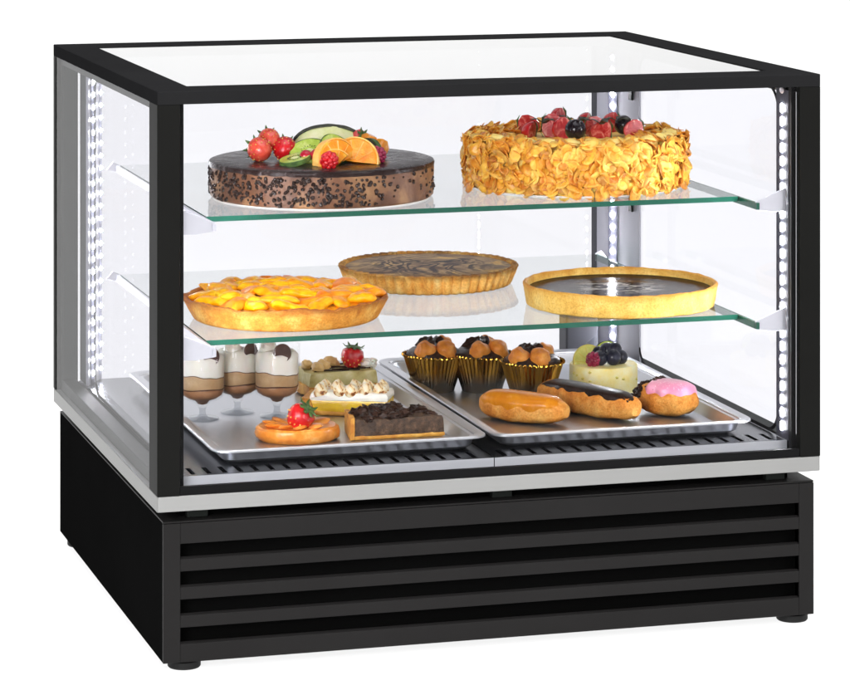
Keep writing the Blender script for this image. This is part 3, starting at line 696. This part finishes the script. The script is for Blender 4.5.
# ------------------------------------------------------------------ layered dessert glasses
M_gl = glassy("dessert glass", (.995, .995, .993, 1), 1.45, 0, .8)
M_stem = glassy("glass stem", (.86, .87, .88, 1), 1.5, 0, 1.3)
F_l1 = food("coffee mousse", [(.3, S(146, 98, 66)), (.6, S(170, 122, 84)), (.8, S(188, 142, 104))], 50, .4, .3, 120, sss=.1)
F_l2 = food("caramel mousse", [(.3, S(184, 146, 104)), (.6, S(204, 170, 128)), (.8, S(222, 194, 154))], 40, .4, .3, 120, sss=.1)
F_ln = food("cocoa line", [(.3, S(70, 38, 24)), (.7, S(104, 62, 38))], 90, .5, .3, 200)
F_cook = food("chocolate disc", [(.3, S(64, 40, 34)), (.7, S(98, 66, 56))], 60, .45, .3, 200)
def dessert_glass():
    t = thing('dessert_glass', '', 'dessert glass', (0, 0, 0), 0, 'layered dessert glasses')
    H = .088
    out = [(0, 0), (.0205, 0), (.0212, .0012), (.018, .0024), (.008, .0036), (.0042, .006), (.0036, .011), (.0050, .0145)]
    G().lathe(out+[(0, .0150)], 40).build('stem', M_stem, t)
    bowl = [(.0050, .0146), (.0075, .0180), (.0105, .0215), (.0190, .0242), (.0255, .0285), (.0280, .035), (.0284, .06), (.0288, H-.001), (.0283, H), (.0277, H-.001), (.0273, .06), (.0269, .0355), (.0246, .0300), (.0182, .0258), (.0094, .0228), (.0064, .0190), (0, .0170)]
    G().lathe(bowl, 48).build('bowl', M_gl, t)
    R0 = .0267
    G().lathe([(0, .0174), (.0060, .0193), (.0090, .0232), (.0178, .0263), (.0241, .0304), (.0263, .0360), (R0-.0006, .0385), (0, .0385)], 40).build('coffee_layer', F_l1, t)
    G().lathe([(R0-.0005, .0382), (R0, .0386), (R0, .0396), (R0-.002, .0397)], 40, lambda a, r, z: (r, z+.0009*sin(3*a))).build('cocoa_line', F_ln, t)
    def up(a, r, z): return r, z+(.0030*noise.noise(Vector((cos(a)*1.7, sin(a)*1.7, 2)))+.0016*sin(2*a) if .048 < z < .0565 else (.0009*sin(3*a) if z < .048 else 0))
    G().lathe([(0, .0390), (R0-.001, .0391), (R0-.0004, .0400), (R0-.0003, .0535), (0, .0560)], 40, up).build('caramel_layer', F_l2, t)
    G().lathe([(R0-.0002, .0536), (R0-.0001, .0544), (R0-.002, .0546)], 40, up).build('cocoa_line', F_ln, t)
    def up2(a, r, z): return r, z+(up(a, r, .054)[1]-.054 if z < .058 else .0045*noise.noise(Vector((cos(a)*1.3, sin(a)*1.3, 8))))
    G().lathe([(0, .0545), (R0-.0006, .0543), (R0-.0003, .0552), (R0-.0003, .076), (.0235, .080), (.012, .082), (0, .0825)], 40, up2).rough(.0009, 90, 2, .07).build('cream', F_cream, t)
    G().ball((0, 0, 0), (.012, .010, .009), 18, 10, (0, .3, 0), .4, 80, 5).build('cream_swirl', F_cream, t, (-.009, -.006, .0815))
    G().lathe([(0, -.0016), (.0106, -.0016), (.0114, 0), (.0106, .0016), (0, .0016)], 28).build('chocolate_disc', F_cook, t, (.0060, -.0215, .0800), (R(82), R(4), R(10)))
    return t
dg = dessert_glass()
dg.location = (.125, .337, TZ); dg['label'] = 'layered coffee and cream dessert in a footed glass, leftmost of three, behind black post'
copy_thing(dg, (.1755, .365, TZ), .35, 'layered coffee and cream dessert in a footed glass, middle one of the three', (1, 1, .975))
copy_thing(dg, (.2165, .327, TZ), -.2, 'layered coffee and cream dessert in a footed glass, nearest the lemon meringue slice', (1, 1, 1.02))

# ------------------------------------------------------------------ slices on the left tray
def wedge(pts, levels, n=8):
    # polygon outline (local xy, rounded by sampling) lofted through (inset, z)
    P = []
    for i in range(len(pts)):
        a, b = Vector(pts[i]), Vector(pts[(i+1) % len(pts)])
        for k in range(n): P.append(a.lerp(b, (k+.0)/n))
    c = sum(P, Vector((0, 0)))/len(P)
    return [[tuple(c+(p-c)*(1-s))+(z,) for p in P] for s, z in levels]
F_pist = food("pistachio cream", [(.3, S(168, 150, 84)), (.5, S(200, 186, 122)), (.75, S(224, 214, 168))], 55, .5, .5, 160, .0015)
F_sponge = food("sponge crust", [(.3, S(186, 112, 36)), (.6, S(226, 168, 74)), (.8, S(246, 206, 120))], 60, .6, .7, 220, .0015)
F_lemon = food("lemon curd", [(.3, S(206, 158, 10)), (.6, S(232, 192, 36)), (.8, S(246, 220, 84))], 50, .3, .4, 140, coat=.2, sss=.1)
F_nut = food("hazelnut", [(.3, S(206, 156, 84)), (.7, S(242, 208, 144))], 50, .4, .3, 140)
def toasted():
    n = N("toasted meringue"); s = n.n('ShaderNodeSeparateXYZ'); n.l(n.coord(), s.inputs[0])
    f = n.noise(75, 4, dist=.8)
    c = n.ramp(f, [(.38, S(250, 244, 226)), (.50, S(246, 222, 170)), (.57, S(176, 106, 40)), (.66, S(74, 42, 20))])
    return n.set(c, .45, 0, .4, sss=.1, normal=n.bump(n.noise(110, 4), .4, .0015))
F_mer = toasted()
slc = thing('pistachio_slice', 'pale green nut slice topped with a whole strawberry, behind the lemon meringue', 'cake slice', (.327, .455, TZ), R(6))
pl = [(-.049, -.030), (.044, -.030), (.049, .022), (-.047, .030)]
G().loft(wedge(pl, [(.08, 0), (.0, .002), (-.02, .010), (.0, .0145), (.05, .015)], 12)).rough(.0014, 70, 3, .001).build('crust', F_sponge, slc)
G().loft(wedge(pl, [(.06, .014), (.02, .016), (.02, .029), (.05, .032), (.3, .0335), (.95, .034)], 12)).rough(.0020, 70, 4, .016).build('cream_layer', F_pist, slc)
rnd = random.Random(9); g = G()
for k in range(8):
    pts = [(rnd.uniform(-.04, -.005), rnd.uniform(-.027, .02), .0345)]
    for q in range(5): pts.append((pts[-1][0]+.009, pts[-1][1]+rnd.uniform(-.004, .004), .0345+.001*sin(q)))
    tube(g, pts, .0011, 6)
g.build('chocolate_drizzle', F_choc, slc)
for x, y, r_ in ((-.034, -.02, .008), (-.022, -.008, .0085), (-.040, .004, .0075), (-.005, .008, .0095), (.033, -.016, .008)):
    G().ball((0, 0, 0), (r_*1.1, r_, r_*.8), 16, 10, (0, .2, x*40), .3, 70, x*100).build('hazelnut', F_nut if x < .02 else F_cream, slc, (x, y, .0385))
G().ball((0, 0, 0), (.010, .008, .007), 16, 10, None, .5, 80, 3).build('cream_dollop', F_cream, slc, (.040, -.010, .037))
strawberry(slc, (.012, -.016, .0335), (R(8), R(6), 0), 1.08)

slc = thing('lemon_meringue_slice', 'lemon tart slice with yellow side and browned meringue peaks in left tray', 'tart slice', (.310, .322, TZ), R(-20))
pl = [(-.050, -.018), (.047, -.026), (.052, .020), (-.044, .034)]
G().loft(wedge(pl, [(.1, 0), (.02, .0015), (.0, .004), (.02, .006)], 12)).rough(.0012, 90, 3, .001).build('crust', F_sponge, slc)
G().loft(wedge(pl, [(.05, .005), (.02, .006), (.015, .018), (.03, .019)], 12)).rough(.001, 90, 4, .006).build('lemon_curd', F_lemon, slc)
G().loft([[(x-.006*k, y, z) for x, y in ((-.054, -.019), (-.044, -.021), (-.036, .033), (-.047, .036))] for k, z in ((0, .0005), (.3, .012), (1, .022))]).rough(.0015, 80, 5).build('crust_edge', F_sponge, slc)
G().loft(wedge(pl, [(.04, .0185), (.0, .020), (.0, .025), (.05, .0285), (.3, .030), (.95, .030)], 14)).rough(.0022, 60, 6, .02).build('meringue', F_melon if False else F_cream, slc)
rnd = random.Random(31)
for i in range(5):
    for j in range(3):
        x, y = -.034+i*.018+rnd.uniform(-.003, .003), -.013+j*.014+rnd.uniform(-.002, .002); r_ = rnd.uniform(.0078, .0095)
        G().lathe([(r_, -.004), (r_*1.05, .0), (r_*.85, .0035), (r_*.5, .007), (r_*.15, .0095), (0, .010)], 16).rough(.0014, 130, i*5+j).build('meringue_peak', F_mer, slc, (x, y, .030), (rnd.uniform(-.3, .3), rnd.uniform(-.3, .3), 0))

slc = thing('fruit_tartlet', 'round orange-glazed tartlet with one strawberry, at the front of the left tray', 'tartlet', (.209, .192, TZ), R(-8))
F_glz = food("apricot glaze", [(.3, S(206, 110, 28)), (.55, S(232, 148, 56)), (.8, S(250, 200, 124))], 60, .3, .5, 120, .0015, coat=.15)
G().lathe([(0, 0), (.046, 0), (.0495, .003), (.051, .009), (.0495, .0145), (.046, .0165), (.043, .0155), (.02, .0160), (0, .0162)], 72).xf(scale=(1, .86, 1)).rough(.0016, 60, 3, .001).build('pastry', F_glz, slc)
for k in range(9):
    a = R(20+k*36); rings = []
    for i in range(9):
        u = -1+i/4; t = math.sqrt(max(.03, 1-u*u)); rings.append([(.017*u, .009*t*cos(2*pi*j/10), .0034*t*sin(2*pi*j/10)) for j in range(10)])
    G().loft(rings).build('apple_slice', F_glz, slc, (.026*cos(a), .022*sin(a), .0165), (R(14), R(-10), a))
strawberry(slc, (-.008, -.010, .0170), (R(24), R(40), 0), 1.2)

slc = thing('chocolate_slice', 'dark chocolate tart slice with crumbly top beside the strawberry tartlet', 'tart slice', (.325, .176, TZ), R(-5))
slc.scale = (1, 1, .88)
F_cside = food("chocolate crumb", [(.3, S(48, 36, 28)), (.55, S(88, 66, 50)), (.78, S(126, 98, 74))], 170, .55, .8, 320, .0016)
pl = [(-.054, -.022), (.058, -.015), (.048, .020), (-.050, .034)]
G().loft(wedge(pl, [(.04, 0), (.0, .0015), (.0, .0045), (.03, .0055)], 12)).rough(.001, 90, 3, .001).build('crust', F_sponge, slc)
G().loft(wedge(pl, [(.03, .005), (.012, .006), (.015, .016), (.03, .024), (.06, .027), (.3, .028), (.95, .028)], 16)).rough(.0018, 120, 4, .006).build('filling', F_cside, slc)
G().loft([[(x, y, z) for x, y in ((-.058, -.023), (-.053, -.0235), (-.047, .036), (-.055, .037))] for z in (.0005, .015, .030)]).rough(.0014, 90, 5).build('crust_edge', F_sponge, slc)
rnd = random.Random(17)
for k in range(34):
    u, v = rnd.random(), rnd.random(); x = -.046+.094*u; y = (-.020+.005*u)+(.050-.014*u)*v; s_ = rnd.uniform(.006, .011)
    G().ball((0, 0, 0), (s_*1.2, s_, s_*.62), 12, 8, (rnd.uniform(-.5, .5), rnd.uniform(-.5, .5), rnd.random()*3), .7, 90, k).build('chocolate_shard', F_choc, slc, (x, y, .0285-.008*max(0, u-.62)*2+rnd.uniform(0, .004)))

# ------------------------------------------------------------------ cupcakes
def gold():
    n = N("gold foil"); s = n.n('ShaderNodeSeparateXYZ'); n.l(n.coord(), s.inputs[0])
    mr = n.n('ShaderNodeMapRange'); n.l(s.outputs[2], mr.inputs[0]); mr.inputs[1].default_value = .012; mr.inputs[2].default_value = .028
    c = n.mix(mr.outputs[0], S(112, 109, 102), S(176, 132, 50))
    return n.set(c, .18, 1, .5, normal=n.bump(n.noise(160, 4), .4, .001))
F_gold = gold()
F_choux = food("choux bun", [(.3, S(196, 104, 22)), (.55, S(232, 148, 56)), (.8, S(250, 196, 110))], 60, .45, .5, 180, .0012)
def cupcake():
    t = thing('cupcake', '', 'cupcake', (0, 0, 0), 0, 'cupcakes in gold foil cases')
    pleat = lambda a, r, z: (r*(1+.040*(abs(((a*44/(2*pi)) % 1)-.5)*2-.5)*min(1, .4+z/.05)), z+(.0011*sin(a*44) if z > .041 else 0))
    pr = [(0, .0005), (.0255, .0)]+[(.0255+(.0392-.0255)*k/9, .045*k/9) for k in range(1, 10)]+[(.0415, .0460), (.0412, .0474), (.0385, .0462), (.036, .041), (.0242, .003), (0, .0025)]
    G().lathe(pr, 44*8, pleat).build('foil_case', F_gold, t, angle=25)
    G().lathe([(0, .0045), (.0240, .0045), (.0366, .0440), (.0352, .0500), (.028, .0545), (.012, .0560), (0, .0565)], 44).rough(.0022, 90, 4, .046).build('chocolate_top', F_choc, t)
    for k, (a, rr) in enumerate(((228, .0245), (290, .0252), (40, .020))):
        a = R(a); G().ball((0, 0, 0), (.0138, .0134, .0140), 24, 14, (0, 0, a), .22, 60, k).build('choux_bun', F_choux, t, (rr*cos(a), rr*sin(a), .0525))
    for k in range(3):
        a = R(95*k+40); G().ball((0, 0, 0), (.014, .007, .008), 12, 8, (.4, .3, a), .6, 90, k).build('chocolate_shard', F_choc, t, (.012*cos(a), .012*sin(a), .0585))
    return t
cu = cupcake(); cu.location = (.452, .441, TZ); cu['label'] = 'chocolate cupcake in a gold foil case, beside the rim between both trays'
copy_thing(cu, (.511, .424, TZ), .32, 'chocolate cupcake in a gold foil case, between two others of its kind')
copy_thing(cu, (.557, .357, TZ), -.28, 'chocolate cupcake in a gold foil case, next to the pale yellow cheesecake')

# ------------------------------------------------------------------ cheesecake
ck = thing('cheesecake', 'small round pale yellow cheesecake topped with dark blueberries and fruit slices', 'cheesecake', (.660, .378, TZ))
F_zest = food("dried zest", [(.3, S(196, 190, 80)), (.7, S(232, 214, 110))], 50, .5, .3, 160)
F_lime = food("pale lime flesh", [(.3, S(196, 200, 84)), (.6, S(226, 224, 130)), (.8, S(240, 238, 180))], 80, .3, .4, 260, .001)
F_chs = food("cheesecake", [(.3, S(255, 230, 130)), (.5, S(255, 240, 166)), (.75, S(255, 250, 212))], 60, .45, .35, 160, .001, sss=.15)
G().lathe([(0, 0), (.0425, 0), (.044, .0015), (.044, .012), (.0437, .033), (.0425, .0350), (.038, .0355), (0, .0355)], 72).rough(.0008, 70, 3, .001).build('cheesecake_body', F_chs, ck)
rnd = random.Random(3); g = G()
for k in range(8):
    a = R(rnd.uniform(190, 350)); z = rnd.uniform(.006, .03); g.ball((.0437*cos(a), .0437*sin(a), z), (.0022, .0022, .0012), 8, 5, (0, rnd.random(), a), .4, 60, k)
g.build('zest', F_zest, ck)
for x, y, z, r_ in ((-.010, -.016, .009, .0098), (.007, -.018, .0095, .0105), (.020, -.010, .008, .0095), (.004, -.004, .016, .0105), (.013, -.008, .018, .009), (-.004, .008, .010, .010)):
    berry(ck, (x, y, .0355+z), r_, F_blue, 'blueberry', (R(rnd.uniform(20, 90)), 0, rnd.random()*6))
raspberry(ck, (-.020, -.018, .0435), .0092, F_plum, (R(40), 0, 0))
half_disc(ck, 'lime_slice', (-.018, .004, .036), (R(72), R(-28), R(18)), .022, .004, (F_lime, F_zest))
half_disc(ck, 'lime_slice', (.010, .010, .042), (R(66), R(-10), R(-12)), .019, .004, (F_kiwi, F_rind))
M_film = glassy("clear cake film", (.9, .91, .93, 1), 1.6, .05, 1.6)
rings = []
g = G(); P = [(-.040, .012, .0355), (-.010, .020, .0355), (-.004, .018, .068), (-.016, .016, .060)]
g.add([(x, y+d, z) for d in (0, .0012) for x, y, z in P], [(0, 1, 2, 3), (7, 6, 5, 4), (0, 4, 5, 1), (1, 5, 6, 2), (2, 6, 7, 3), (3, 7, 4, 0)])
g.build('cake_film', M_film, ck, smooth=False)

# ------------------------------------------------------------------ eclairs
def loaf(L, wd, h, bend=0, p=2.6, nu=40, nv=28, seed=0, amp=.0012, freq=55):
    rings = []
    for i in range(nu+1):
        u = -1+2*i/nu; s_ = max(.05, (1-abs(u)**p))**(1/p); ring_ = []
        for j in range(nv):
            t = 2*pi*j/nv; sy = math.copysign(abs(cos(t))**.8, cos(t)); sz = math.copysign(abs(sin(t))**(.85 if sin(t) > 0 else .5), sin(t))
            z = h*.5+h*.5*sz*(s_**.75); ring_.append((L/2*u, bend*(u*u-.4)+wd/2*sy*s_, max(0, z)))
        rings.append(ring_)
    return G().loft(rings).rough(amp, freq, seed, .001)
def icing(L, wd, h, bend, p, off, t0, t1, u0=-.9, u1=.9, seed=0, nu=40, nv=22, wob=6):
    rings = []
    for i in range(nu+1):
        u = u0+(u1-u0)*i/nu; s_ = max(.05, (1-abs(u)**p))**(1/p); e = min(1, 8*min(i, nu-i)/nu); outer = []; inner = []
        a0 = t0+wob*noise.noise(Vector((u*4, seed, 1))); a1 = t1+wob*noise.noise(Vector((u*4, seed, 9)))
        for j in range(nv+1):
            t = R(a0+(a1-a0)*j/nv); ee = e*min(1, 5*min(j, nv-j)/nv)
            sy = math.copysign(abs(cos(t))**.8, cos(t)); sz = math.copysign(abs(sin(t))**(.85 if sin(t) > 0 else .5), sin(t))
            for lst, k in ((outer, off*ee-.0012*(1-ee)), (inner, -.002)):
                lst.append((L/2*u, bend*(u*u-.4)+(wd/2*s_+k)*sy, max(.001, h*.5+(h*.5*s_**.75+k)*sz)))
        rings.append(outer+inner[::-1])
    return G().loft(rings)
F_caramel = glaze("caramel icing", S(206, 122, 18), S(228, 150, 36), .22, None, .3)
F_cicing = glaze("chocolate icing", S(34, 21, 18), S(52, 36, 32), .3, None, .2)
F_picing = food("pink icing", [(.3, S(226, 130, 168)), (.7, S(244, 172, 200))], 50, .3, .4, 200, .001, coat=.2)
F_pwhite = food("sugar grains", [(.3, S(250, 220, 230)), (.7, S(255, 245, 248))], 50, .4, .2, 200)
e = thing('eclair', 'long eclair with smooth caramel icing in right tray', 'eclair', (.499, .218, TZ), R(-50), 'eclairs in the right tray')
loaf(.122, .046, .034, .006, 2.6, seed=1, amp=.0014, freq=60).build('bun', F_pastry, e)
icing(.122, .046, .034, .006, 2.6, .0022, 10, 184, -.965, .95, 1, wob=9).build('icing', F_caramel, e)
e = thing('eclair', 'long eclair with dark chocolate icing between the caramel and pink ones', 'eclair', (.590, .238, TZ), R(-64), 'eclairs in the right tray')
loaf(.165, .042, .034, .003, 3.2, seed=2, amp=.0026, freq=80).build('bun', F_pastry, e)
icing(.165, .042, .034, .003, 3.2, .0026, 40, 148, -.93, .97, 2).build('icing', F_cicing, e)
e = thing('eclair', 'short bun with pink icing and dark chocolate crumbs beside the chocolate eclair', 'eclair', (.684, .206, TZ), R(-50), 'eclairs in the right tray')
loaf(.078, .054, .040, 0, 2.3, seed=3, amp=.002, freq=70).build('bun', F_pastry, e)
icing(.078, .054, .040, 0, 2.3, .0034, 12, 165, -.62, .96, 3, wob=11).build('icing', F_picing, e)
g = G(); rnd = random.Random(8)
for k in range(60):
    x = rnd.uniform(-.044, -.008); y = rnd.uniform(-.022, .022); z = .040-.012*abs(x+.012)/.03-.010*(y/.022)**2+rnd.uniform(-.001, .003)
    s_ = rnd.uniform(.0028, .0055); g.ball((x, y, z), (s_, s_*.8, s_*.8), 8, 6, (rnd.random(), rnd.random(), 0), .5, 70, k)
o = g.build('chocolate_crumbs', F_choc, e)
g = G()
for k in range(90):
    x = rnd.uniform(-.005, .030); t = R(rnd.uniform(45, 135)); s_ = (1-abs(x/.039)**2.3)**(1/2.3)
    g.ball((x, (.027*s_+.003)*math.copysign(abs(cos(t))**.8, cos(t)), .02+(.02*s_**.75+.003)*abs(sin(t))**.85), .0006, 5, 4)
o = g.build('sugar_grains', F_pwhite, e)
